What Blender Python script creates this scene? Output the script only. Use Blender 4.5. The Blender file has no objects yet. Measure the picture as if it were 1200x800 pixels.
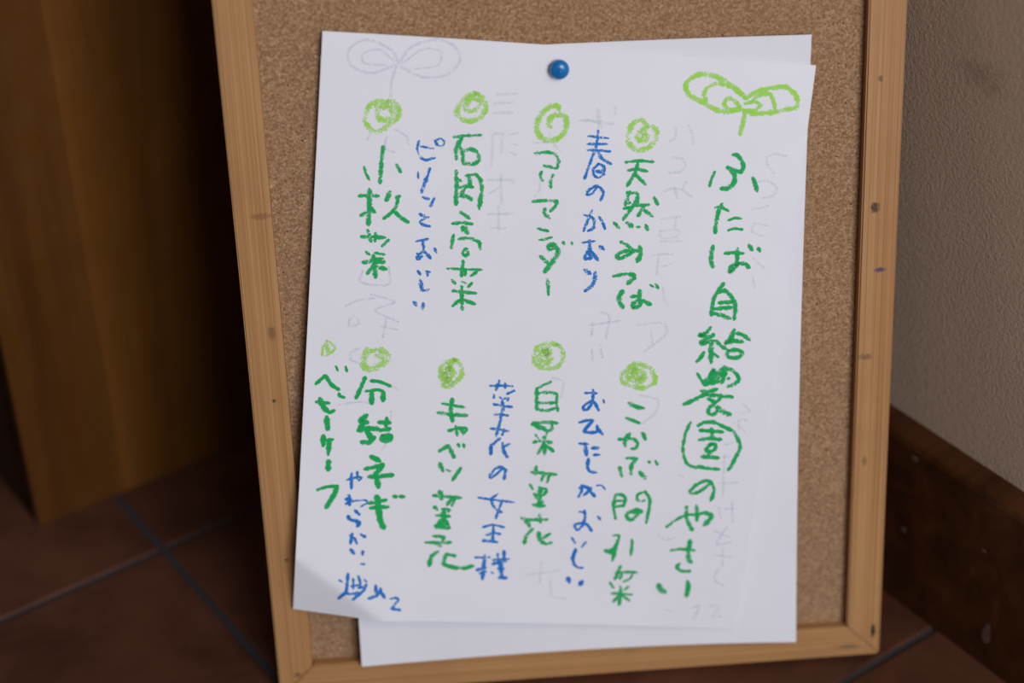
import bpy, bmesh, math, random
from mathutils import Vector, Matrix
PI = math.pi
C = bpy.context.scene.collection
sc = bpy.context.scene
# ---------------------------------------------------------------- camera, world, lights, exposure
cam_d = bpy.data.cameras.new('camera'); cam = bpy.data.objects.new('camera', cam_d); C.objects.link(cam)
cam_d.sensor_width = 36; cam_d.lens = 67.2652; cam_d.clip_start = .02
_x, _y, _z = (0.99966, -0.014733, -0.021497), (0.026061, 0.565154, 0.824574), (-0.0, -0.824854, 0.565346)
cam.matrix_world = Matrix(((_x[0], _y[0], _z[0], 0), (_x[1], _y[1], _z[1], 0), (_x[2], _y[2], _z[2], 0.665098), (0, 0, 0, 1)))
cam_d.dof.use_dof = True; cam_d.dof.focus_distance = 0.8469; cam_d.dof.aperture_fstop = 3.4
sc.camera = cam
sc.view_settings.view_transform = 'Standard'; sc.view_settings.look = 'None'; sc.view_settings.gamma = 1
sc.view_settings.use_curve_mapping = False; sc.view_settings.exposure = 0.09
world = bpy.data.worlds.new('world'); sc.world = world; world.use_nodes = True
world.node_tree.nodes['Background'].inputs['Color'].default_value = (1, .9, .82, 1)
world.node_tree.nodes['Background'].inputs['Strength'].default_value = .10
def area(name, loc, target, sx, sy, power, col):
    l = bpy.data.lights.new(name, 'AREA'); l.shape = 'RECTANGLE'; l.size = sx; l.size_y = sy; l.energy = power; l.color = col
    o = bpy.data.objects.new(name, l); C.objects.link(o); o.location = loc
    o.rotation_euler = (Vector(target)-Vector(loc)).to_track_quat('-Z', 'Y').to_euler(); return o
area('window_daylight', (.95, -1.35, 1.25), (0, .75, .2), 1.1, 1.2, 43, (.88, .92, 1))
area('room_lamp', (.5, -.05, 1.15), (0, .75, .3), .2, .2, 1.7, (1, .78, .55))
# ---------------------------------------------------------------- colours
PAPER_A = (.80, .795, .845); PAPER_B = (.775, .775, .83)
CORK = [(.075, .034, .014), (.24, .13, .065), (.39, .225, .12), (.62, .41, .25)]
PINE = [(.30, .135, .045), (.42, .215, .082), (.49, .27, .115)]
CAB = [(.3, (.070, .022, .003)), (.55, (.12, .043, .006)), (.8, (.16, .060, .010))]
BASEW = [(.3, (.032, .010, .003)), (.55, (.062, .020, .006)), (.8, (.10, .034, .011))]
WALL = [(.50, .365, .27), (.43, .31, .225), (.19, .12, .08)]
TILE = [(.050, .018, .009), (.09, .031, .016), (.125, .045, .024)]
GROUT = (.05, .048, .052)

# ---------------------------------------------------------------- measures (metres)
GRID = -0.606450; CROSS = (-0.188866, 0.782936); TILE_S = 0.28889; WALLX = 0.28198; BH = 0.10014
CABX, CABY = -.0455, .0575
BO, BU, BV, BN = (-0.116661, 0.673695, 0.0013), (0.997843, 0.065651, 0.0), (-0.013198, 0.200594, 0.979585), (0.064311, -0.977472, 0.201028)
BW = 0.293452; BFW = 0.016502; BRC = 0.006190
RS = [(0.28263, 0.23214), (0.28607, 0.20231), (0.28986, 0.01331), (0.28308, 0.29091), (0.28093, 0.15992), (0.28239, 0.1065)]
SMUDGE = (0.2960, -0.2629, 0.2924)
FLECKS = [(-0.2634, 0.0921, 0.0022, 0.0016), (-0.2619, 0.0466, 0.0016, 0.0016), (-0.3208, 0.0207, 0.0022, 0.007), (-0.3119, 0.067, 0.0012, 0.001)]
PIN_AB = (0.47844, 0.03524)
P_FRONT = [0.0446058, 0.3244362, -0.1251536, 0.0039554, 0.0005634, -0.0001009, 0.0021468, 0.0048221, 0.0031008, 0.0018989, 0.0023686, 0.0053336, 0.0093075, 0.005411, 0.0050689, 0.0059514, 0.009502, 0.0157844, 0.0115831, 0.0097849, 0.0096342, 0.0120481, 0.0172173, 0.0208123, 0.0151083, 0.0132025, 0.0125549, 0.0116182]
P_BACK = [0.0426939, 0.3133278, -0.0081929, 0.0022243, 0.000563, -0.0005228, 0.0008717, 0.0049119, 0.0024983, 0.0015722, 0.0009009, 0.0007795, 0.0010016, 0.0036614, 0.0031429, 0.0025968, 0.0017203, 0.000161, 0.0060925, 0.005146, 0.0044204, 0.004246, 0.0042713, 0.009891, 0.0075254, 0.0060586, 0.0077271, 0.0134036]
MARKS = [
('sprout','lime',0.66,'15 1835 166 1777 122 1698 83 1623 78 1575 112 1571 146 1597 177 1652 199 1715 228 1768 232 1814 209;12 1827 163 1786 133 1739 114 1694 114 1660 139 1652 169 1666 191;12 1813 205 1784 178 1754 176 1745 199 1767 220 1812 221;14 1835 166 1883 132 1940 113 1998 104 2038 124 2062 159 2054 190 1997 206 1939 222 1880 230 1826 219;12 1859 183 1892 150 1936 139 1959 175 1966 197;12 1837 188 1881 177 1902 194 1878 215 1841 218;13 1838 226 1836 268 1830 325'),
('title','green',0.75,'14 1811 418 1828 419 1851 443 1862 471 1854 492 1834 489 1796 479;16 1795 477 1821 497 1831 526 1822 555 1801 571 1779 573;10 1739 501 1729 534 1724 566;14 1911 516 1922 541 1934 569;14 1788 645 1777 675 1773 717 1773 775;10 1761 662 1783 657 1819 672;9 1824 715 1854 701 1880 702;10 1830 760 1857 750 1891 751;15 1771 839 1767 881 1771 910 1782 933;12 1828 866 1865 860 1908 860;14 1883 841 1886 906;14 1894 909 1864 923 1861 950 1874 937 1894 911 1922 906 1941 922;14 1931 819 1945 839;12 1973 830 1980 842;13 1839 1006 1820 1038 1805 1075 1801 1118 1800 1158;14 1822 1050 1846 1038 1872 1057 1898 1085 1906 1127 1906 1167;14 1830 1097 1887 1089;14 1805 1130 1887 1115;15 1802 1149 1843 1154 1885 1168;13 1804 1217 1790 1243 1760 1258 1798 1261 1822 1249;13 1823 1252 1799 1270 1769 1291 1779 1298 1806 1285 1835 1279 1860 1298 1885 1312;17 1818 1293 1822 1345 1827 1382;13 1789 1338 1778 1364 1763 1384;12 1830 1338 1855 1354;15 1912 1220 1902 1258 1882 1287 1915 1272 1956 1272;14 1928 1234 1958 1241 1986 1260;14 1898 1320 1895 1345 1919 1352 1948 1348 1963 1326 1938 1313 1904 1321;11 1773 1442 1794 1472 1814 1495;16 1811 1471 1832 1450 1843 1418 1847 1480;15 1814 1495 1840 1468 1873 1453 1900 1432;14 1859 1429 1891 1407 1927 1414 1956 1439 1962 1457 1947 1478 1919 1493;17 1888 1476 1893 1445 1890 1401;15 1819 1489 1853 1479 1893 1467;18 1832 1453 1865 1435 1893 1426;11 1913 1455 1918 1453;14 1800 1525 1830 1527 1869 1511;15 1729 1597 1776 1568 1830 1531;14 1832 1544 1872 1541 1943 1543;14 1836 1560 1870 1573 1891 1552;14 1871 1579 1845 1606 1848 1633 1872 1633 1887 1616;19 1883 1600 1905 1617 1942 1630;12 1769 1684 1752 1740 1748 1805 1756 1850 1779 1893 1823 1910;14 1806 1697 1836 1678 1877 1675 1920 1691 1971 1715 2000 1758 2011 1796 1998 1836 1986 1876 1972 1907;13 1817 1719 1865 1719 1921 1719;14 1868 1708 1882 1755;14 1820 1767 1858 1757 1917 1757;14 1878 1781 1858 1809 1866 1824 1894 1812 1897 1786 1872 1782;17 1871 1821 1869 1847;15 1842 1850 1881 1849 1917 1851;14 1831 1901 1870 1906 1927 1908;13 1887 1993 1866 2018 1832 2038 1808 2037 1828 2001 1872 1971 1900 1979 1919 2014 1917 2041 1911 2068;12 1721 2222 1767 2178 1807 2155 1860 2147 1894 2132;18 1895 2136 1924 2150 1915 2178 1897 2200;16 1802 2115 1805 2166;14 1808 2165 1821 2198 1843 2231;15 1847 2105 1854 2142 1858 2179;12 1757 2346 1798 2336 1866 2339;17 1841 2289 1839 2347 1845 2389 1858 2402;13 1805 2415 1795 2433 1816 2453 1859 2452;20 1721 2535 1730 2556 1753 2572;17 1857 2510 1864 2542 1861 2588'),
('green','green',0.7,'11 1346 488 1399 478 1464 477;11 1361 524 1397 516 1443 522;12 1399 481 1393 528 1363 593;13 1391 539 1441 582;13 1377 621 1367 657 1363 681;12 1366 625 1409 625 1415 654 1414 677;12 1411 638 1405 666 1392 694 1361 748;11 1362 675 1382 669;11 1359 697 1391 691;12 1410 681 1465 672;13 1449 675 1425 725;14 1452 700 1487 721;14 1488 639 1504 665;12 1323 765 1345 787;18 1382 763 1400 774;12 1427 776 1435 777;14 1464 767 1473 785;12 1361 851 1389 863 1418 885;13 1445 886 1379 893 1351 914 1356 928 1382 919 1413 898;18 1447 869 1454 903 1443 932;12 1345 1012 1384 1000 1423 996;17 1420 995 1437 1009 1414 1039;17 1392 1079 1380 1105 1382 1126 1399 1153;12 1434 1100 1474 1094;14 1468 1070 1473 1111;15 1447 1152 1445 1135 1470 1115 1478 1136 1453 1154;16 1483 1114 1522 1130;8 1512 1039 1526 1047;13 1538 1036 1547 1051'),
('blue','blue',0.66,'8 1170 385 1209 386 1257 388;9 1171 420 1254 414;9 1173 447 1221 445 1272 446;10 1211 358 1208 426 1190 502 1172 576;11 1219 451 1241 481 1280 501;10 1227 505 1207 530 1213 558 1236 565 1254 547 1251 515 1227 505;9 1221 535 1244 533;9 1222 540 1245 543;10 1229 612 1215 637 1190 647 1197 626 1226 604 1249 614 1262 636 1252 669;8 1187 740 1211 743;11 1214 743 1233 764 1233 795 1212 811;11 1218 718 1206 756 1191 812;11 1254 746 1270 765 1284 795;8 1191 867 1245 856;15 1222 858 1226 899;13 1226 899 1212 921 1210 939 1236 935;14 1225 898 1248 919 1267 941;13 1217 910 1236 930;14 1272 879 1287 889;16 1215 994 1237 1006;14 1263 1001 1260 1043 1246 1069 1225 1088'),
('green','green',0.62,'12 947 476 997 469 1037 478 1052 503 1048 535;11 991 530 1045 539;11 982 559 977 577 989 597;12 1034 570 1025 597 1027 626;13 956 695 1004 687 1060 685;12 1063 690 1053 714 1035 733;13 1011 724 1010 745 1034 764;11 990 816 1033 825;10 1001 868 1020 864 1052 852;16 1069 884 1043 890 1049 906 1073 899;18 1069 888 1087 918 1069 961 1037 1011;15 1013 944 1043 968;12 1107 871 1109 877;12 1144 872 1145 877;16 1051 1053 1058 1084;11 1058 1084 1062 1119'),
('green','green',0.66,'11 1110 1534 1077 1552 1048 1572;14 1050 1570 1059 1670;12 1057 1590 1108 1584 1143 1591 1146 1628 1155 1671;12 1065 1638 1136 1634;12 1068 1672 1109 1673 1143 1659;14 1045 1745 1094 1732 1157 1732;16 1053 1737 1081 1765;14 1134 1728 1138 1761 1118 1773 1089 1755;11 1066 1795 1076 1809;11 1116 1785 1110 1803;14 1060 1833 1102 1824 1140 1831;17 1104 1808 1113 1874;13 1110 1837 1086 1876;14 1117 1842 1151 1870;14 1106 1839 1114 1889;12 1105 1847 1083 1888;13 1119 1846 1152 1873;13 1064 1983 1110 1984 1176 1988;14 1082 1954 1079 1991;12 1123 1988 1113 2021;12 1146 1990 1139 2027;12 1061 2047 1075 2067;12 1104 2058 1138 2064;14 1086 2091 1120 2099 1140 2076;18 1110 2072 1112 2141;16 1087 2147 1135 2149;14 1088 2100 1128 2131;13 1037 2217 1072 2224 1157 2218;17 1055 2222 1075 2254;13 1119 2196 1126 2233;14 1092 2272 1067 2306 1061 2344;12 1176 2291 1140 2317;17 1122 2289 1132 2326 1151 2340;13 1142 2333 1160 2344 1187 2338'),
('blue','blue',0.8,'9 1272 1576 1325 1574;10 1307 1559 1308 1608 1275 1636 1271 1655 1289 1657 1309 1624;11 1308 1608 1328 1632 1342 1656;7 1359 1602 1362 1618;10 1260 1722 1294 1710 1320 1707;12 1320 1709 1297 1742 1288 1765 1321 1769;11 1318 1769 1346 1761 1343 1732;13 1345 1745 1370 1772;9 1270 1826 1309 1827;15 1297 1826 1308 1880;12 1331 1845 1358 1842;10 1343 1879 1367 1876;14 1319 1902 1318 1941;11 1318 1941 1331 1962 1361 1967;9 1299 2036 1333 2042;10 1305 2036 1302 2068 1291 2095;10 1293 2049 1318 2041 1335 2060 1316 2084;11 1327 2077 1345 2046;12 1334 2053 1367 2087;7 1371 2031 1394 2030 1411 2047;7 1303 2170 1333 2173;10 1327 2162 1333 2198 1327 2225 1294 2234 1290 2250 1306 2263 1327 2238;11 1327 2228 1346 2234 1370 2264;11 1393 2191 1404 2204;9 1281 2307 1299 2333;11 1348 2327 1334 2350;13 1305 2366 1296 2414 1307 2447;9 1307 2447 1324 2460 1347 2462;18 1284 2520 1290 2538;18 1351 2535 1345 2548'),
('green','green',0.72,'15 1479 1612 1509 1625 1545 1632;14 1474 1685 1505 1695 1533 1705;12 1450 1792 1485 1786 1521 1788 1538 1808 1532 1831 1514 1835;15 1495 1763 1478 1787 1483 1822;14 1556 1755 1571 1783;12 1493 1885 1543 1883;14 1541 1886 1522 1917 1523 1962;14 1468 1934 1482 1977;18 1566 1953 1589 1979;12 1600 1895 1604 1898;12 1630 1890 1640 1905;14 1463 2081 1459 2124;11 1459 2124 1467 2164 1476 2196;13 1465 2073 1491 2070 1511 2088 1507 2128;9 1468 2104 1498 2101;11 1468 2134 1507 2127;12 1600 2046 1626 2087 1627 2140 1623 2207;11 1600 2049 1569 2064 1566 2091 1585 2100 1601 2094;14 1590 2149 1566 2144 1532 2163 1528 2186 1553 2197 1580 2166 1593 2149;17 1552 2158 1590 2149;9 1476 2285 1500 2282 1503 2305;14 1500 2306 1493 2333 1478 2357 1445 2366;14 1445 2366 1473 2375 1489 2381 1485 2413;14 1494 2343 1490 2384;12 1566 2302 1569 2346 1569 2380;12 1527 2443 1513 2485 1507 2513;11 1509 2479 1557 2473 1606 2472;12 1518 2482 1512 2509;11 1537 2481 1531 2511;9 1587 2488 1577 2510 1548 2526;12 1487 2535 1504 2560;9 1535 2550 1542 2560;10 1575 2553 1559 2569;10 1500 2591 1546 2591 1597 2594;14 1540 2570 1543 2650;12 1540 2598 1513 2634;12 1553 2601 1587 2626'),
('blue','blue',0.7,'9 837 1569 892 1565 939 1565;10 876 1542 866 1587;9 904 1553 906 1575;9 949 1585 918 1603;9 858 1613 859 1627;8 886 1622 898 1632;9 907 1628 925 1623 921 1636;10 861 1657 899 1663 944 1666;12 898 1643 908 1683;10 869 1708 896 1705 929 1709;10 900 1683 896 1749;10 857 1777 895 1779 938 1786;11 896 1743 884 1810;9 919 1776 911 1806;11 902 1823 864 1862;12 864 1858 867 1902;11 948 1850 920 1866;14 915 1848 925 1884 944 1913;9 869 2003 874 2022 902 2000 929 1968;12 910 1964 941 1978 938 2024;9 877 2005 889 1977 921 1961;9 826 2123 894 2130 992 2139;10 914 2100 888 2130 905 2170 940 2192;10 936 2142 925 2185 917 2224;9 860 2271 904 2257 958 2267;11 908 2259 911 2341;10 879 2311 908 2300 942 2303;12 866 2339 930 2344;9 835 2428 903 2425;14 879 2416 878 2537;12 848 2492 888 2478;12 864 2508 890 2499;9 919 2502 926 2508;10 919 2438 994 2430;11 939 2406 947 2455;13 968 2392 972 2438;12 921 2458 980 2442;16 958 2455 968 2526;12 957 2528 991 2529;11 949 2480 975 2479'),
('green','green',0.75,'11 627 1668 675 1674 727 1680;14 610 1712 671 1718 741 1720;16 670 1645 668 1696 679 1750;12 665 1798 717 1781 744 1787 733 1811;16 710 1781 729 1799;12 696 1775 706 1818;15 630 1899 668 1872;16 669 1872 685 1901 698 1926;11 713 1862 718 1873;11 738 1861 741 1874;16 637 1961 652 1995;9 670 1991 685 1996;14 733 1981 701 2040;12 618 2121 678 2125 745 2127;16 646 2100 656 2136;14 704 2130 684 2165;13 717 2133 707 2168;14 626 2177 638 2191;11 664 2188 697 2187 691 2199;13 639 2221 700 2223;18 672 2196 674 2276;18 640 2274 700 2280;16 664 2244 644 2276;14 685 2244 700 2280;12 597 2358 657 2358 715 2355;13 632 2325 679 2329 675 2345;17 646 2360 666 2374;14 657 2403 625 2433;17 628 2428 622 2474;12 699 2414 741 2423;16 699 2416 691 2464 741 2483;15 734 2482 787 2484 827 2472'),
('green','green',0.68,'10 588 428 636 419 704 412;13 624 426 601 477 605 524;13 610 463 628 489 635 536;14 632 489 666 477 694 492 704 524 678 544 639 543;14 608 581 616 651 619 729;10 653 598 695 589;14 695 589 720 618 726 658 725 722;11 622 617 632 623;16 670 607 672 636;12 628 652 660 645 686 647;13 654 649 637 687;14 637 691 663 689 684 703;12 613 694 618 729;15 724 687 722 731;7 723 742 724 745;14 643 764 681 789;12 611 818 653 812 696 815;23 660 836 676 853;12 618 871 614 930;12 645 887 685 881 732 895 740 926;12 675 930 665 951 678 963 690 950 682 931;9 603 1026 676 1025 755 1022;14 670 989 668 1055;12 683 1027 684 1051;12 733 1035 711 1053;11 627 1079 642 1093;9 674 1084 689 1089;10 717 1087 702 1104;13 636 1129 684 1131 737 1134;14 672 1108 683 1212;12 673 1167 639 1199;14 683 1168 735 1184'),
('blue','blue',0.62,'10 438 457 433 494 449 527 473 539 511 527;9 449 479 501 485;7 527 439 509 450 517 469 539 471 549 454 534 438;11 507 451 516 464;7 444 594 446 621;9 495 574 482 626;14 482 622 466 681;12 475 706 498 712;12 521 710 509 743;11 464 784 497 797;11 501 796 469 815 476 829 510 837;9 456 910 507 895;11 485 900 491 948 467 974 468 991 487 977;14 467 967 477 987;13 491 948 523 982;11 540 938 548 953;12 475 1046 484 1059;9 511 1044 526 1047;9 515 1051 518 1064;17 488 1091 493 1115;14 493 1115 501 1134 524 1130;15 467 1193 476 1205;14 507 1198 507 1219'),
('green','green',0.72,'14 286 491 282 560 282 652;9 209 584 219 615 234 640;12 349 567 368 598;12 195 716 236 713 277 712;17 239 687 242 763 242 842;13 208 803 244 782;14 246 766 266 785;16 327 692 315 728;12 366 708 361 748 344 780 309 812;15 358 713 369 709;14 347 774 379 802 414 823;14 217 901 277 901 318 899;12 241 870 259 920;13 276 884 276 917;12 334 910 309 939;11 240 970 255 981;11 281 972 320 978;15 231 1018 276 1012 321 1013;17 274 988 288 1082;14 277 1027 253 1068;14 289 1035 331 1044;12 264 1004 313 998'),
('green','green',0.95,'9 136 1513 145 1531;9 180 1512 186 1533;12 51 1599 92 1558;13 92 1558 121 1600 154 1622;11 157 1641 164 1655 181 1658;11 57 1685 115 1689;17 74 1670 82 1698 107 1726;12 104 1724 121 1732 139 1723;18 108 1758 115 1812;17 98 1848 99 1892;11 115 1866 141 1863;17 125 1866 124 1924;10 125 1914 123 1939;18 127 1970 127 2010;11 84 2110 125 2095 175 2089;17 172 2091 162 2129 128 2195'),
('green','green',0.95,'13 270 1559 255 1605 235 1659;11 297 1574 335 1576 386 1595;10 277 1625 330 1615 361 1625;16 356 1625 357 1665;16 303 1631 307 1681;17 287 1740 262 1770 292 1774;17 282 1769 257 1812;17 254 1815 294 1805 342 1804;18 291 1816 314 1848;18 274 1871 305 1870 327 1847;14 379 1750 378 1787;16 346 1772 394 1772;14 352 1811 397 1801;18 367 1838 365 1857 399 1855 398 1837 367 1838;18 368 1846 399 1848;17 320 1940 358 1959;14 296 2002 336 1991 376 1976;17 376 1977 344 2028;15 316 2039 368 2034 423 2026;19 348 2035 361 2088;13 320 2170 364 2161 400 2152;13 331 2194 377 2187 412 2186;20 357 2137 370 2205 382 2256 398 2289;15 436 2132 445 2134;15 465 2132 480 2133'),
('blue','blue',0.75,'9 217 2057 251 2045 281 2044 270 2059;11 236 2026 238 2098;9 261 2016 262 2050;16 230 2136 234 2177;11 216 2152 240 2152;11 218 2174 252 2161;7 252 2161 305 2156 314 2169 286 2188;11 261 2208 282 2227;12 230 2237 240 2253 269 2260;14 264 2259 285 2268 276 2284;9 244 2331 265 2345 279 2372;12 255 2323 249 2371;11 294 2325 315 2338;14 253 2403 266 2421;12 309 2411 308 2428;9 305 2474 319 2474;12 246 2524 245 2568 243 2621;12 245 2611 210 2656;11 248 2624 272 2626 300 2619;8 207 2557 220 2564;9 271 2549 276 2598;9 265 2587 294 2581;10 295 2534 305 2567 304 2594;8 324 2552 335 2563;11 334 2578 320 2613 277 2653;9 298 2594 326 2590;11 378 2582 384 2626;12 350 2648 388 2633;12 388 2631 401 2612 424 2644;9 402 2595 406 2623;9 452 2650 473 2643 490 2655 478 2672 460 2699;11 460 2699 501 2707'),
('spiral','lime',0.5,'17 1421 319 1391 296 1359 315 1345 353 1349 399 1383 430 1421 426 1457 395 1467 355 1456 328 1427 321;17 1427 324 1401 338 1384 362 1392 387 1417 385 1432 367;17 1399 346 1420 359 1405 374'),
('spiral','lime',0.6,'17 1032 276 1022 262 995 267 964 292 945 333 943 367 960 400 992 415 1036 406 1064 376 1071 335 1060 308 1031 299 1002 315 991 341 1000 355'),
('spiral','lime',0.5,'16 1127 1352 1086 1348 1041 1368 1023 1411 1033 1450 1070 1468 1117 1465 1149 1442 1158 1402 1142 1367 1127 1352;22 1088 1367 1053 1395 1050 1431 1085 1443 1098 1417 1075 1408 1094 1392 1069 1383'),
('spiral','lime',0.5,'17 1486 1411 1523 1423 1560 1439 1582 1475 1579 1509 1534 1531 1487 1529 1439 1511 1432 1474 1455 1447 1481 1414;22 1488 1426 1460 1466 1472 1496 1503 1506 1532 1485 1524 1458 1491 1451 1485 1479 1512 1483'),
('spiral','lime',0.5,'17 666 1454 626 1471 608 1504 612 1547 631 1582 655 1581 687 1554 705 1524 694 1474 666 1454;24 650 1473 626 1510 621 1543 646 1559 660 1515 643 1495 635 1538 657 1570'),
('spiral','lime',0.55,'17 667 232 629 250 600 288 593 319 617 347 663 352 700 331 715 291 704 255 670 231;16 655 245 631 273 630 303 660 308 687 283 691 260 669 258;22 636 257 626 293'),
('spiral','lime',0.5,'17 298 289 238 295 207 331 202 382 229 417 268 420 300 396 338 360 341 317 320 293 298 289;18 239 300 251 328 253 356 276 372 308 361 318 335 294 314 268 324;20 267 313 299 303 328 318'),
('spiral','lime',0.4,'11 90 1395 75 1428 74 1469 107 1453 130 1425 107 1401 90 1395;18 91 1413 96 1439'),
('spiral','lime',0.5,'22 312 1427 269 1436 261 1476 264 1513 297 1517 336 1495 365 1467 356 1439 319 1423;18 314 1452 341 1461'),
('ghost','ghostblue',0.3,'6 328 120 291 62 188 26 116 72 128 140 214 169 312 129;4 311 112 241 65 175 86 186 128 278 131;6 331 120 374 49 472 9 557 29 587 95 533 159 433 174 338 136;4 345 119 424 54 500 58 496 118 397 141;6 320 129 303 199 304 268;5 214 465 229 429;5 330 409 383 438 394 472;5 298 443 293 496 336 511;5 231 1057 226 1112 348 1115 343 1032;5 162 1226 222 1195 291 1182;5 273 1165 380 1196 295 1238 403 1288;5 184 1290 209 1270 228 1306 185 1318 184 1290;5 349 1272 338 1366;4 325 1311 406 1325'),
('ghost','ghostblue',0.3,'6 232 1424 199 1443 201 1478 236 1491;5 160 1695 246 1677 300 1682;5 397 1713 392 1845 368 1904;5 348 1579 424 1611'),
('ghost','ghostblue',0.3,'6 1273 1238 1276 1300;6 1304 1184 1345 1201 1340 1306;5 1261 1249 1396 1218;5 1282 1363 1291 1415;5 1319 1339 1335 1401;5 1984 2110 2024 2102;5 2009 2062 2028 2177;5 1952 2101 1970 2158;5 1948 2229 2025 2259;6 2007 2201 1967 2298 2038 2282;5 1965 2358 2049 2364;6 2002 2320 2010 2415;6 1995 2428 1982 2489 2029 2523;5 1981 2636 2025 2647 2000 2698 2043 2696;6 1898 2652 1928 2639 1923 2676 1911 2714;5 1773 2670 1799 2674'),
('ghost','ghostgreen',0.3,'6 757 229 846 220;6 747 268 834 260;7 744 312 834 303;6 761 400 803 399;6 755 407 760 548;6 797 405 797 485;5 830 402 861 392;5 843 442 863 447;5 840 482 863 490;6 749 612 856 603 858 615;6 804 578 818 713;5 807 639 760 673'),
('ghost','ghostgreen',0.3,'6 761 765 873 756;6 808 729 817 845;5 780 828 845 823'),
('ghost','ghostgreen',0.3,'6 932 431 1004 423;6 1000 386 1027 435 1058 468;6 1128 320 1172 314 1213 325;6 1195 264 1209 343;5 973 577 981 635 959 671'),
('ghost','ghostgreen',0.3,'6 1124 318 1203 318 1276 324;6 1203 267 1222 345;6 1273 245 1277 284;6 1550 321 1549 360 1529 379;6 1599 305 1620 338 1631 388;6 1548 452 1588 455 1608 482 1589 512 1539 522;6 1526 604 1564 590 1604 592;6 1569 583 1591 634;6 1617 556 1609 592 1652 620'),
('ghost','ghostgreen',0.3,'5 1528 732 1613 715;5 1593 720 1592 768;5 1528 787 1607 777 1603 808 1538 820 1528 787;5 1533 834 1629 827;5 1507 899 1599 888;5 1536 896 1536 987;5 1559 950 1594 933;5 1569 1040 1582 1096 1602 1129'),
('ghost','ghostgreen',0.3,'6 2046 404 1990 400 1959 423 1975 462 2000 486;6 1932 529 1977 522 2020 550 2007 586 1958 602;5 1920 658 1991 634;5 1997 724 1945 720 1935 756 1986 775'),
('ghost','ghostgreen',0.3,'5 1953 877 1978 898 2010 919;5 1963 959 1978 1012'),
('ghost','ghostgreen',0.3,'6 1994 1572 2030 1604 1989 1624;6 1965 1671 2003 1648 2025 1656;5 1987 1656 1993 1707;5 1990 1681 2026 1710;6 1938 1783 1980 1766;6 1942 1841 1975 1838;6 1944 1834 1965 2044;6 1939 1979 2024 1967;5 1744 1948 1769 1960'),
('ghost','ghostgreen',0.3,'6 1477 1233 1584 1214 1609 1264 1520 1356;5 1538 1249 1557 1332;6 1523 1569 1605 1584 1602 1649 1548 1707;6 1683 2270 1727 2291 1767 2277;6 1083 2509 1247 2479;6 1150 2437 1150 2552;6 1199 2527 1218 2620 1282 2629;6 1116 1512 1168 1530 1165 1605')]
# ---------------------------------------------------------------- helpers
def V3(t): return Vector(t)
def link(o): C.objects.link(o); return o
def mesh_obj(name, verts, faces, mat, parent=None, uvs=None, smooth=False):
    me = bpy.data.meshes.new(name); me.from_pydata([tuple(v) for v in verts], [], faces)
    if uvs:
        L = me.uv_layers.new(name='UVMap')
        for poly in me.polygons:
            for li, vi in zip(poly.loop_indices, poly.vertices): L.data[li].uv = uvs[vi]
    me.materials.append(mat)
    for p in me.polygons: p.use_smooth = smooth
    me.update()
    o = link(bpy.data.objects.new(name, me))
    if parent: o.parent = parent
    return o
def tag(o, label=None, cat=None, group=None, kind=None):
    for k, v in (('label', label), ('category', cat), ('group', group), ('kind', kind)):
        if v: o[k] = v
    return o
def empty(name, mat4):
    o = link(bpy.data.objects.new(name, None)); o.empty_display_size = .05; o.matrix_world = mat4; return o
def frame_matrix(o, x, y, z):
    m = Matrix.Identity(4)
    for i, a in enumerate((x, y, z)):
        for j in range(3): m[j][i] = a[j]
    for j in range(3): m[j][3] = o[j]
    return m
def extrude_poly(poly, z0, z1):
    """polygon in xy (counter-clockwise) extruded from z0 to z1"""
    n = len(poly)
    vs = [(x, y, z0) for x, y in poly] + [(x, y, z1) for x, y in poly]
    fs = [tuple(reversed(range(n))), tuple(range(n, 2*n))] + [(i, (i+1) % n, n+(i+1) % n, n+i) for i in range(n)]
    return vs, fs
def solid(name, poly, z0, z1, mat, parent=None, bevel=.0008, seg=2):
    vs, fs = extrude_poly(poly, z0, z1)
    bm = bmesh.new(); bv = [bm.verts.new(v) for v in vs]
    for f in fs: bm.faces.new([bv[i] for i in f])
    bmesh.ops.recalc_face_normals(bm, faces=bm.faces)
    if bevel: bmesh.ops.bevel(bm, geom=list(bm.edges), offset=bevel, segments=seg, affect='EDGES', profile=.5)
    me = bpy.data.meshes.new(name); bm.to_mesh(me); bm.free(); me.materials.append(mat)
    o = link(bpy.data.objects.new(name, me))
    if parent: o.parent = parent
    return o
def box(name, a, b, mat, parent=None, bevel=.0008):
    return solid(name, [(a[0], a[1]), (b[0], a[1]), (b[0], b[1]), (a[0], b[1])], a[2], b[2], mat, parent, bevel)

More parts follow.
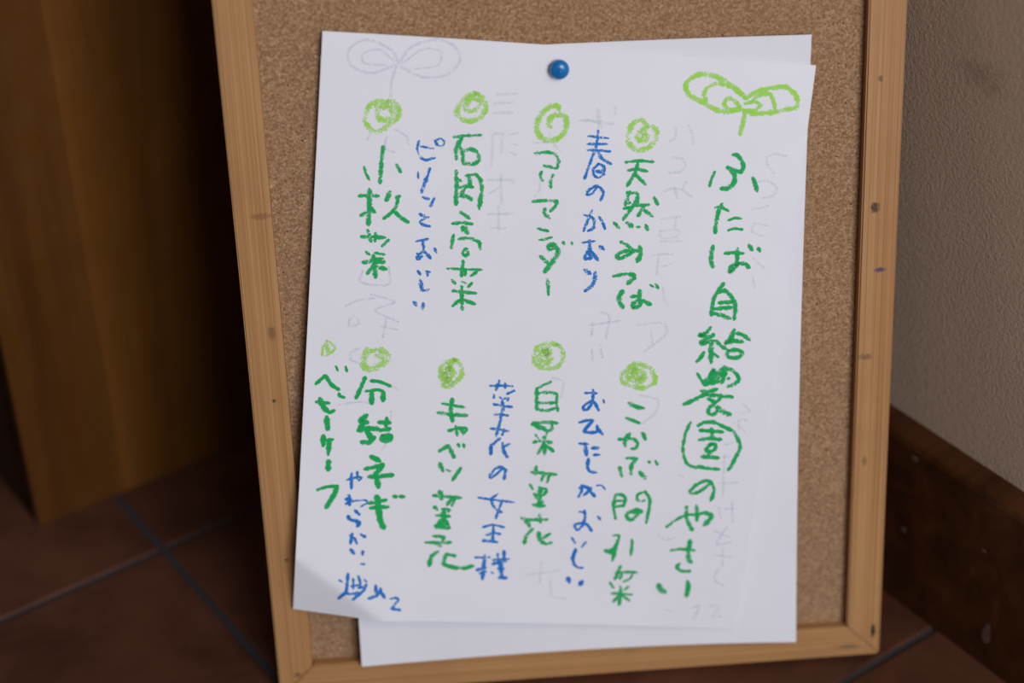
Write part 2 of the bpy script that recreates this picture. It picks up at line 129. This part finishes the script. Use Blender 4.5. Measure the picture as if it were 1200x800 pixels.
# ---------------------------------------------------------------- materials
SOFT = (.85,)
class NT:
    def __init__(s, name):
        s.m = bpy.data.materials.new(name); s.m.use_nodes = True; s.t = s.m.node_tree; s.n = s.t.nodes
        s.b = s.n['Principled BSDF']; s.out = s.n['Material Output']
    def add(s, kind, **kw):
        n = s.n.new(kind)
        for k, v in kw.items():
            if k in n.inputs: n.inputs[k].default_value = v
            else: setattr(n, k, v)
        return n
    def l(s, a, b): s.t.links.new(a, b)
    def coord(s, which='Object', scale=(1, 1, 1), rot=(0, 0, 0)):
        c = s.add('ShaderNodeTexCoord'); m = s.add('ShaderNodeMapping'); m.inputs['Scale'].default_value = scale
        m.inputs['Rotation'].default_value = rot
        s.l(c.outputs[which], m.inputs['Vector']); return m.outputs['Vector']
    def noise(s, vec, scale, detail=3, rough=.55, dist=0):
        n = s.add('ShaderNodeTexNoise', Scale=scale, Detail=detail, Roughness=rough, Distortion=dist); s.l(vec, n.inputs['Vector']); return n.outputs['Fac']
    def ramp(s, fac, stops):
        r = s.add('ShaderNodeValToRGB'); e = r.color_ramp.elements
        while len(e) < len(stops): e.new(.5)
        for i, (p, c) in enumerate(stops): e[i].position = p; e[i].color = (*c, 1)
        s.l(fac, r.inputs['Fac']); return r.outputs['Color']
    def maprange(s, v, a, b, c=0., d=1.):
        m = s.add('ShaderNodeMapRange'); s.l(v, m.inputs[0])
        for i, x in enumerate((a, b, c, d)): m.inputs[i+1].default_value = x
        return m.outputs[0]
    def mix(s, fac, a, b, mode='MIX'):
        m = s.add('ShaderNodeMix', data_type='RGBA', blend_type=mode)
        for sock, v in ((m.inputs[0], fac), (m.inputs[6], a), (m.inputs[7], b)):
            if isinstance(v, (int, float)): sock.default_value = v
            elif isinstance(v, tuple): sock.default_value = (*v, 1)
            else: s.l(v, sock)
        return m.outputs[2]
    def math(s, op, a, b=None):
        m = s.add('ShaderNodeMath', operation=op)
        for i, v in enumerate((a, b)):
            if v is None: continue
            if isinstance(v, (int, float)): m.inputs[i].default_value = v
            else: s.l(v, m.inputs[i])
        return m.outputs[0]
    def bump(s, h, strength, dist):
        b = s.add('ShaderNodeBump', Strength=strength, Distance=dist); s.l(h, b.inputs['Height']); s.l(b.outputs['Normal'], s.b.inputs['Normal'])
    def finish(s, col, rough=.6, spec=.5):
        if isinstance(col, tuple): s.b.inputs['Base Color'].default_value = (*col, 1)
        else: s.l(col, s.b.inputs['Base Color'])
        if isinstance(rough, float): s.b.inputs['Roughness'].default_value = rough
        else: s.l(rough, s.b.inputs['Roughness'])
        s.b.inputs['Specular IOR Level'].default_value = spec
        return s.m

def mat_paper(k=1.):
    t = NT('white_paper'); v = t.coord()
    n = t.noise(v, 900, 3); n2 = t.noise(v, 25, 2)
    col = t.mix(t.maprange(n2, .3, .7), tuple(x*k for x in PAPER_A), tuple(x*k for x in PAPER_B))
    t.bump(n, .05, .0002)
    return t.finish(col, .75, .25)
def mat_cork():
    t = NT('cork'); v = t.coord()
    fine = t.noise(v, 1150, 3, .7, .3); mid = t.noise(v, 420, 3, .7); big = t.noise(v, 14, 3, .6)
    vo = t.add('ShaderNodeTexVoronoi', Scale=1000.); t.l(v, vo.inputs['Vector'])
    base = t.ramp(fine, [(.34, CORK[0]), (.46, CORK[1]), (.55, CORK[2]), (.66, CORK[3])])
    cellc = t.add('ShaderNodeSeparateColor'); t.l(vo.outputs['Color'], cellc.inputs[0])
    base = t.mix(.5, base, t.ramp(cellc.outputs[0], [(0., CORK[1]), (.5, CORK[2]), (1., CORK[3])]))
    dark = t.maprange(t.noise(v, 700, 2, .5), .66, .72)
    base = t.mix(dark, base, CORK[0])
    base = t.mix(t.maprange(mid, .35, .7, 0, .28), base, CORK[0])
    base = t.mix(t.maprange(big, .4, .75, 0, .25), base, CORK[1])
    t.bump(fine, .5, .0006)
    return t.finish(base, .9, .15)
def mat_pine(name, tone=1., spots=()):
    # u runs along the rail (metres) and v across it
    t = NT(name); v = t.coord('UV', (1, 1, 1))
    gr = t.noise(t.coord('UV', (3, 900, 1)), 1., 2, .5, .1)
    gr2 = t.noise(t.coord('UV', (2, 120, 1)), 1., 2, .5, .6)
    cloud = t.noise(v, 22, 3)
    a, b, c = PINE
    col = t.ramp(gr, [(.30, a), (.5, b), (.70, c)])
    col = t.mix(t.maprange(gr2, .4, .7, 0, .25), col, a)
    col = t.mix(t.maprange(cloud, .45, .75, 0, .35), col, a)
    nz = t.noise(v, 700, 4, .7)
    for (u0, v0, ru, rv, dark, sc) in spots:       # grime, ink and a screw hole, where the rail has them
        sx = t.add('ShaderNodeVectorMath', operation='SUBTRACT'); t.l(v, sx.inputs[0]); sx.inputs[1].default_value = (u0, v0, 0)
        dv = t.add('ShaderNodeVectorMath', operation='DIVIDE'); t.l(sx.outputs[0], dv.inputs[0]); dv.inputs[1].default_value = (ru, rv, 1)
        ln = t.add('ShaderNodeVectorMath', operation='LENGTH'); t.l(dv.outputs[0], ln.inputs[0])
        d = t.math('ADD', ln.outputs['Value'], t.math('MULTIPLY', t.math('SUBTRACT', nz, .5), 2.2))
        col = t.mix(t.maprange(d, 1.1, .6, 0, sc), col, dark)
    t.bump(gr, .12, .0004)
    return t.finish(col, .5, .35)
def mat_dark_wood(name, stops, rough=.45, axis=(30, 30, 2.2)):
    t = NT(name)
    g = t.noise(t.coord('Object', axis), 1., 4, .6, .6); c = t.noise(t.coord(), 9, 3, .6, .5)
    col = t.ramp(g, stops)
    col = t.mix(t.maprange(c, .4, .75, 0, .45), col, stops[0][1])
    w = t.noise(t.coord(), 60, 2)
    t.bump(g, .06, .0005)
    return t.finish(col, t.maprange(w, .3, .7, rough-.05, rough+.12), .2)
def mat_wall():
    t = NT('embossed_wallpaper'); v = t.coord()
    n = t.noise(v, 620, 3, .6, .1); n2 = t.noise(v, 1300, 2); big = t.noise(v, 6, 3, .6, .8)
    h = t.math('ADD', n, t.math('MULTIPLY', n2, .25))
    col = t.mix(t.maprange(big, .4, .72, 0, .6), WALL[0], WALL[1])
    # a scuffed smudge high on the paper
    sx = t.add('ShaderNodeVectorMath', operation='SUBTRACT'); t.l(v, sx.inputs[0]); sx.inputs[1].default_value = SMUDGE
    dv = t.add('ShaderNodeVectorMath', operation='DIVIDE'); t.l(sx.outputs[0], dv.inputs[0]); dv.inputs[1].default_value = (1, .016, .007)
    ln = t.add('ShaderNodeVectorMath', operation='LENGTH'); t.l(dv.outputs[0], ln.inputs[0])
    d = t.math('ADD', ln.outputs['Value'], t.math('MULTIPLY', t.math('SUBTRACT', t.noise(v, 60, 3, .6, 1.), .5), 2.5))
    col = t.mix(t.maprange(d, 1.3, .3, 0, .4), col, WALL[2])
    t.bump(h, .6, .0008)
    return t.finish(col, .7, .3)
def mat_tile():
    t = NT('terracotta_tile'); v = t.coord()
    c = t.noise(v, 16, 4, .6, .4); f = t.noise(v, 260, 3)
    col = t.ramp(c, [(.3, TILE[0]), (.52, TILE[1]), (.75, TILE[2])])
    col = t.mix(t.maprange(f, .5, .75, 0, .3), col, TILE[0])
    t.bump(t.noise(v, 45, 3), .12, .0015)
    return t.finish(col, t.maprange(c, .3, .7, .42, .6), .4)
def mat_plain(name, col, rough, spec=.4, nscale=200, var=.25):
    t = NT(name); n = t.noise(t.coord(), nscale, 3)
    c2 = tuple(x*(1-var) for x in col)
    return t.finish(t.mix(n, col, c2), rough, spec)
def mat_crayon(name, col, light, cover):
    """waxy pigment caught on the tooth of the paper; UV.y runs -1..1 across a stroke, UV.x holds its pressure"""
    t = NT(name); uv = t.add('ShaderNodeUVMap', uv_map='UVMap'); sp = t.add('ShaderNodeSeparateXYZ'); t.l(uv.outputs[0], sp.inputs[0])
    v = t.coord()
    tooth = t.noise(v, 1500, 3, .7); patch = t.noise(v, 260, 2, .6)
    edge = t.math('POWER', t.math('ABSOLUTE', sp.outputs[1]), 2.6)
    a = t.math('ADD', t.math('MULTIPLY', tooth, 3.2), t.math('MULTIPLY', patch, 1.1))       # about 1.2
    a = t.math('ADD', a, t.math('SUBTRACT', t.math('MULTIPLY', sp.outputs[0], 1.2), .88))
    a = t.math('SUBTRACT', a, t.math('MULTIPLY', edge, SOFT[0] if cover > 0 else .55))
    al = t.maprange(a, 1.52 if cover > 0 else .95, 1.86 if cover > 0 else 1.75, 0, abs(cover))
    c = t.mix(t.maprange(a, 1.7, 2.2), light, col)
    t.b.inputs['Base Color'].default_value = (1, 1, 1, 1)
    m = t.finish(c, .6, .3)
    t.l(al, t.b.inputs['Alpha'])
    return m

M = dict(paper=mat_paper(), cork=mat_cork(), wall=mat_wall(), tile=mat_tile(),
    grout=mat_plain('dark_grout', GROUT, .9, .2),
    hard=mat_plain('brown_hardboard', (.12, .06, .03), .8, .2),
    cabinet=mat_dark_wood('stained_board', CAB, .42),
    cabinet2=mat_dark_wood('stained_board_darker', [(p, tuple(x*.8 for x in c)) for p, c in CAB], .42),
    cabside=mat_dark_wood('shade_painted_side', [(.3, (.012, .005, .003)), (.6, (.022, .009, .005)), (.8, (.03, .013, .007))], .5),  # shade on the cabinet's side is painted into this near-black colour
    base=mat_dark_wood('dark_baseboard', BASEW, .4, (4, 60, 60)),
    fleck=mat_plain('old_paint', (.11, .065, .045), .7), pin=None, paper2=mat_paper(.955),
    green=mat_crayon('green_crayon', (.000, .40, .085), (.02, .47, .15), .97),
    lime=mat_crayon('lime_crayon', (.34, .76, .07), (.44, .80, .16), .9),
    blue=mat_crayon('blue_crayon', (.002, .165, .60), (.02, .25, .66), .95),
    ghostblue=mat_crayon('blue_show_through', (.60, .64, .83), (.62, .66, .83), -.30),
    ghostgreen=mat_crayon('green_show_through', (.58, .73, .67), (.60, .74, .70), -.23))
def mat_pin():
    t = NT('blue_plastic'); t.b.inputs['Coat Weight'].default_value = .4; t.b.inputs['Coat Roughness'].default_value = .15
    n = t.noise(t.coord(), 300, 2); return t.finish(t.mix(n, (.002, .14, .42), (.002, .17, .48)), .32, .5)
M['pin'] = mat_pin()

# ---------------------------------------------------------------- the setting
d1 = Vector((math.sin(GRID), math.cos(GRID), 0)); d2 = Vector((math.cos(GRID), -math.sin(GRID), 0)); UP = Vector((0, 0, 1))
CR = Vector((CROSS[0], CROSS[1], 0))                       # where two joints of the floor cross
RM = frame_matrix(CR, d2, d1, UP)                          # room axes: x towards the wall, y into the corner
# d2 x d1 points up: a right-handed set
floor = empty('floor', RM); tag(floor, kind='structure')
GW = .0042
mb = box('grout_bed', (-1.6, -1.25, -.03), (WALLX+.05, .6, -.0012), M['grout'], floor, 0)
rnd = random.Random(4)
n0 = None
for i in range(-5, 1):
    for j in range(-4, 2):
        x0 = i*TILE_S; y0 = j*TILE_S
        h = rnd.uniform(-.0003, .0003)
        t_ = box('tile', (x0+GW/2, y0+GW/2, -.012), (x0+TILE_S-GW/2, y0+TILE_S-GW/2, h), M['tile'], floor, .0009)
wall = empty('wall_right', RM); tag(wall, kind='structure')
WX = WALLX+.014
w = box('wall_surface', (WX, -1.25, 0), (WX+.08, .62, 1.3), M['wall'], wall, 0)
wb = empty('wall_back', RM); tag(wb, kind='structure')
box('wall_surface', (-1.6, .57, 0), (WX+.08, .65, 1.3), M['wall'], wb, 0)
bb = empty('baseboard_right', RM); tag(bb, kind='structure')
solid_vs = [(0, 0), (.012, 0)]
def profile_along_y(name, prof, y0, y1, mat, parent):
    n = len(prof); vs = [(x, y0, z) for x, z in prof] + [(x, y1, z) for x, z in prof]
    fs = [tuple(range(n)), tuple(reversed(range(n, 2*n)))] + [((i+1) % n, i, n+i, n+(i+1) % n) for i in range(n)]
    return mesh_obj(name, vs, fs, mat, parent)
profile_along_y('board', [(WALLX, .0), (WX, .0), (WX, BH), (WALLX+.0035, BH), (WALLX+.0010, BH-.0012), (WALLX, BH-.004)], -1.25, .62, M['base'], bb)

for (y_, z_, ry, rz) in FLECKS:                              # flecks of old paint on the baseboard
    prof = [(y_+ry*math.cos(a)*(1+.25*math.sin(3*a+y_*90)), z_+rz*math.sin(a)*(1+.2*math.cos(2*a))) for a in [2*PI*k/14 for k in range(14)]]
    vs = [(WALLX-.0003, y, z) for y, z in prof]+[(WALLX+.0003, y, z) for y, z in prof]
    mesh_obj('paint_fleck', vs, [tuple(range(14)), tuple(reversed(range(14, 28)))]+[(k, 14+k, 14+(k+1) % 14, (k+1) % 14) for k in range(14)], M['fleck'], bb)

# ---------------------------------------------------------------- wooden cabinet, its corner standing on the tiles
cab = empty('wooden_cabinet', RM @ Matrix.Translation((CABX, CABY, 0)))
tag(cab, 'tall brown stained wooden cabinet standing on the dark tiles left of the corkboard', 'cabinet')
CL = WALLX-CABX-.002; CHT = 1.0; CD = .40
box('side_panel', (0, .004, .0), (.018, CD, CHT), M['cabside'], cab, .0006)['label'] = 'side of the cabinet, its shade painted into the dark colour'
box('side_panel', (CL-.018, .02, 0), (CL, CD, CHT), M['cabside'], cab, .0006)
box('top_panel', (0, 0, CHT), (CL, CD, CHT+.02), M['cabinet'], cab, .001)
xs = [0, .051, .142, .235, .33, CL]
for k in range(len(xs)-1):                                    # wide boards glued side by side
    o = box('board', (xs[k], 0, .0), (xs[k+1], .02, CHT), M['cabinet2' if k in (0, 3) else 'cabinet'], cab, .0002)

# ---------------------------------------------------------------- corkboard leaning against the wall
BM = frame_matrix(BO, BU, BV, BN)
bd = empty('corkboard', BM)
tag(bd, 'cork notice board in a pale wooden frame leaning against the wall', 'notice board')
def ij(p, z): return (p[0], p[1], z)
HT = .415; W = BW; FW = BFW; RC = BRC; BACK = -.0075
ck = box('cork_sheet', (FW-.004, FW-.004, -.005), (W-FW+.004, HT-FW+.004, 0), M['cork'], bd, 0); ck['label'] = 'fine brown cork'
box('backing_panel', (.002, .002, BACK), (W-.002, HT-.002, -.005), M['hard'], bd, 0)
def rail(poly, along, spots, bow=0):
    mat = mat_pine('pine_rail', 1, spots)
    vs, fs = extrude_poly(poly, BACK+.001, RC)
    bm = bmesh.new(); bv = [bm.verts.new(v) for v in vs]
    for f in fs: bm.faces.new([bv[i] for i in f])
    bmesh.ops.recalc_face_normals(bm, faces=bm.faces)
    bmesh.ops.bevel(bm, geom=[e for e in bm.edges], offset=.0007, segments=2, affect='EDGES')
    me = bpy.data.meshes.new('frame_rail'); bm.to_mesh(me); bm.free(); me.materials.append(mat)
    L = me.uv_layers.new(name='UVMap')
    for l in me.loops:
        c = me.vertices[l.vertex_index].co
        L.data[l.index].uv = (c.y, c.x + (c.z-RC)*.7) if along == 'y' else (c.x, c.y + (c.z-RC)*.7)
    o = link(bpy.data.objects.new('frame_rail', me)); o.parent = bd; return o
e = .00012
BLK = (.02, .018, .02); BRN = (.16, .07, .03); NAVY = (.02, .03, .10)
rail([(0, e), (FW, FW+e), (FW, HT-FW-e), (0, HT-e)], 'y', [(.012, .009, .0016, .002, BRN, .7), (.157, .010, .001, .001, BLK, .8), (.19, .012, .004, .002, BRN, .6), (.075, .009, .0012, .001, BLK, .6), (.245, .012, .0016, .005, BRN, .5)])
rail([(W, e), (W, HT-e), (W-FW, HT-FW-e), (W-FW, FW+e)], 'y', [(RS[0][1], RS[0][0], .0028, .0022, BLK, .85), (RS[1][1], RS[1][0], .0012, .0030, NAVY, .8), (RS[2][1], RS[2][0], .0038, .0013, (.008, .006, .005), 1.), (RS[3][1], RS[3][0], .0016, .0012, BLK, .6), (RS[4][1], RS[4][0], .0016, .0034, BLK, .45), (RS[5][1], RS[5][0], .003, .0012, BRN, .6), (.335, W-.009, .003, .0012, BRN, .5)])
rail([(e, 0), (W-e, 0), (W-FW-e, FW), (FW+e, FW)], 'x', [(W-.016, .0055, .0075, .0012, BLK, .5), (.17, .012, .004, .0006, (.05, .14, .03), .5)])
rail([(e, HT), (FW+e, HT-FW), (W-FW-e, HT-FW), (W-e, HT)], 'x', [])

# ---------------------------------------------------------------- sheets of paper
def bern(t):
    return [math.comb(4, i)*t**i*(1-t)**(4-i) for i in range(5)]
class Sheet:
    """a curling sheet: a, b run 0..1 across and down it; its height off the cork is a smooth curl"""
    def __init__(s, pr, w, h, crease):
        s.x, s.y, s.t = pr[:3]; s.H = [pr[3+5*i:8+5*i] for i in range(5)]; s.w = w; s.h = h; s.crease = crease
        s.o = Vector((s.x, s.y, 0))
    def hgt(s, a, b):
        B = bern(b); A = bern(a); h = sum(B[i]*A[j]*s.H[i][j] for i in range(5) for j in range(5))
        if s.crease: h -= .012*max(0, -a/.2+(b-.885)/.115)**1.05
        return h
    def pt(s, a, b):
        A = a*s.w; B = b*s.h
        return Vector((A*math.cos(s.t)+B*math.sin(s.t), A*math.sin(s.t)-B*math.cos(s.t), s.hgt(a, b)))
    def nrm(s, a, b):
        e = .004; return ((s.pt(a, b-e)-s.pt(a, b+e)).cross(s.pt(a-e, b)-s.pt(a+e, b))*1).normalized()
    def build(s, name, n=90, m=120, mat='paper'):
        th = .00016; vs = []; k = (n+1)*(m+1)
        for side in (0, 1):
            for j in range(m+1):
                for i in range(n+1):
                    a, b = i/n, j/m; p = s.pt(a, b)
                    vs.append(p if side == 0 else p-Vector((0, 0, th)))
        fs = []
        for j in range(m):
            for i in range(n):
                q = j*(n+1)+i; fs.append((q, q+n+1, q+n+2, q+1)); fs.append((k+q, k+q+1, k+q+n+2, k+q+n+1))
        rim = [i for i in range(n)] + [(j*(n+1)+n) for j in range(m)] + [m*(n+1)+i for i in range(n, 0, -1)] + [j*(n+1) for j in range(m, 0, -1)]
        r0 = len(vs); nr = len(rim)
        vs += [vs[i] for i in rim]+[vs[k+i] for i in rim]
        for i in range(nr): fs.append((r0+i, r0+nr+i, r0+nr+(i+1) % nr, r0+(i+1) % nr))
        o = mesh_obj(name, vs, fs, M[mat], None, None, True)
        o.matrix_world = BM @ Matrix.Translation(s.o)
        o.data.update()
        return o
S_back = Sheet(P_BACK, .210, .297, False); S_front = Sheet(P_FRONT, .212, .2765, True)
back = S_back.build('paper_sheet', mat='paper2'); tag(back, 'blank white sheet underneath, showing only below and right of the written sheet', 'paper')
front = S_front.build('paper_sheet'); tag(front, 'white sheet on top, written over with green and blue Japanese crayon lettering', 'paper')

def catmull(pts, step):
    if len(pts) == 2: P = [pts[0]*2-pts[1], *pts, pts[1]*2-pts[0]]
    else: P = [pts[0]*2-pts[1], *pts, pts[-1]*2-pts[-2]]
    out = []
    for i in range(1, len(P)-2):
        p0, p1, p2, p3 = P[i-1:i+3]; L = (p2-p1).length; n = max(2, int(L/step)); 
        k = .5 if L > 0 else 0
        for q in range(n):
            t = q/n
            m1 = (p2-p0)*k*.85; m2 = (p3-p1)*k*.85
            out.append(p1*(2*t**3-3*t*t+1)+m1*(t**3-2*t*t+t)+p2*(-2*t**3+3*t*t)+m2*(t**3-t*t))
    out.append(P[-2]); return out
rs = random.Random(11); lift = 0
def writing(name, colour, dens, data, label):
    global lift
    vs, fs, uv = [], [], []
    ghost = colour.startswith('ghost')
    for st in data.split(';'):
        nums = list(map(int, st.split())); wd = nums[0]*1e-4*(1. if not ghost else .9)
        pts = [Vector((nums[i]*1e-4, nums[i+1]*1e-4)) for i in range(1, len(nums)-1, 2)]      # metres on the sheet
        c = catmull(pts, .0004); half = wd*.5*(2.6 if ghost else 1.62 if colour != 'lime' else 1.9)
        lift = (lift+1) % 12
        z = (.00003 if ghost else .00006)+lift*.00002
        # round ends: start and stop half a width early with a narrowing tip
        d0 = (c[0]-c[1]).normalized() if len(c) > 1 and (c[0]-c[1]).length > 0 else Vector((1, 0)); d9 = (c[-1]-c[-2]).normalized()
        c = [c[0]+d0*half*.7]+c+[c[-1]+d9*half*.7]
        base = len(vs); n = len(c); ph = rs.uniform(0, 9)
        for i, p in enumerate(c):
            tn = (c[min(i+1, n-1)]-c[max(i-1, 0)]); tn = tn.normalized() if tn.length else Vector((1, 0))
            pr = Vector((-tn.y, tn.x)); wv = half*(1+.10*math.sin(ph+i*.7)+rs.uniform(-.08, .08))
            end = min(i, n-1-i); wv *= (.45, .85, 1)[min(end, 2)]
            de = dens + .10*math.sin(ph*2+i*.31)
            for kk, s_ in enumerate((-1, -.33, .33, 1)):
                q = p+pr*wv*s_; a, b = q.x/S_front.w, q.y/S_front.h
                vs.append(S_front.pt(a, b)+S_front.nrm(a, b)*z); uv.append((de, s_))
        for i in range(n-1):
            for kk in range(3):
                q = base+4*i+kk; fs.append((q, q+1, q+5, q+4))
    o = mesh_obj(name, vs, fs, M[colour], front, uv, True)
    if label: o['label'] = label
    return o
LABELS = {'sprout': 'lime green drawing of a two-leaved sprout', 'title': 'green crayon title column at the right',
          'green': 'green crayon vegetable name', 'blue': 'small blue crayon remark', 'spiral': 'lime green crayon spiral',
          'ghost': 'faint writing showing through from the reverse'}
NAMES = {'sprout': 'sprout_drawing', 'title': 'handwritten_title', 'green': 'handwritten_line', 'blue': 'handwritten_remark', 'spiral': 'spiral_mark', 'ghost': 'show_through_writing'}
for nm, colr, dens, data in MARKS:
    writing(NAMES[nm], colr, dens, data, LABELS[nm])

# ---------------------------------------------------------------- push pin
pa, pb = PIN_AB
pp = S_front.pt(pa, pb)
pin = empty('push_pin', BM @ Matrix.Translation(S_front.o+Vector((pp.x, pp.y, 0))))
tag(pin, 'round glossy blue push pin holding both sheets at the top middle', 'push pin')
def lathe(name, prof, mat, parent, seg=40):
    vs = []; fs = []
    for r, z in prof:
        for k in range(seg): vs.append((r*math.cos(2*PI*k/seg), r*math.sin(2*PI*k/seg), z))
    for i in range(len(prof)-1):
        for k in range(seg): fs.append((i*seg+k, i*seg+(k+1) % seg, (i+1)*seg+(k+1) % seg, (i+1)*seg+k))
    fs.append(tuple(range(seg*(len(prof)-1), seg*len(prof)))); fs.append(tuple(reversed(range(seg))))
    return mesh_obj(name, vs, fs, mat, parent, None, True)
z0 = pp.z+.0004
R_ = .0043
lathe('head', [(.0032, z0), (.0038, z0+.0002), (.0042, z0+.0009), (R_, z0+.0017), (.0042, z0+.0025), (.0038, z0+.0033), (.0032, z0+.0039), (.0025, z0+.0043), (.0018, z0+.0045), (.0012, z0+.0047), (.0007, z0+.0052), (.0003, z0+.0056)], M['pin'], pin)
lathe('needle', [(.0001, -.0045), (.0005, -.003), (.0005, z0+.001)], mat_plain('steel', (.5, .5, .52), .25, .5), pin, 12)['label'] = 'steel needle'
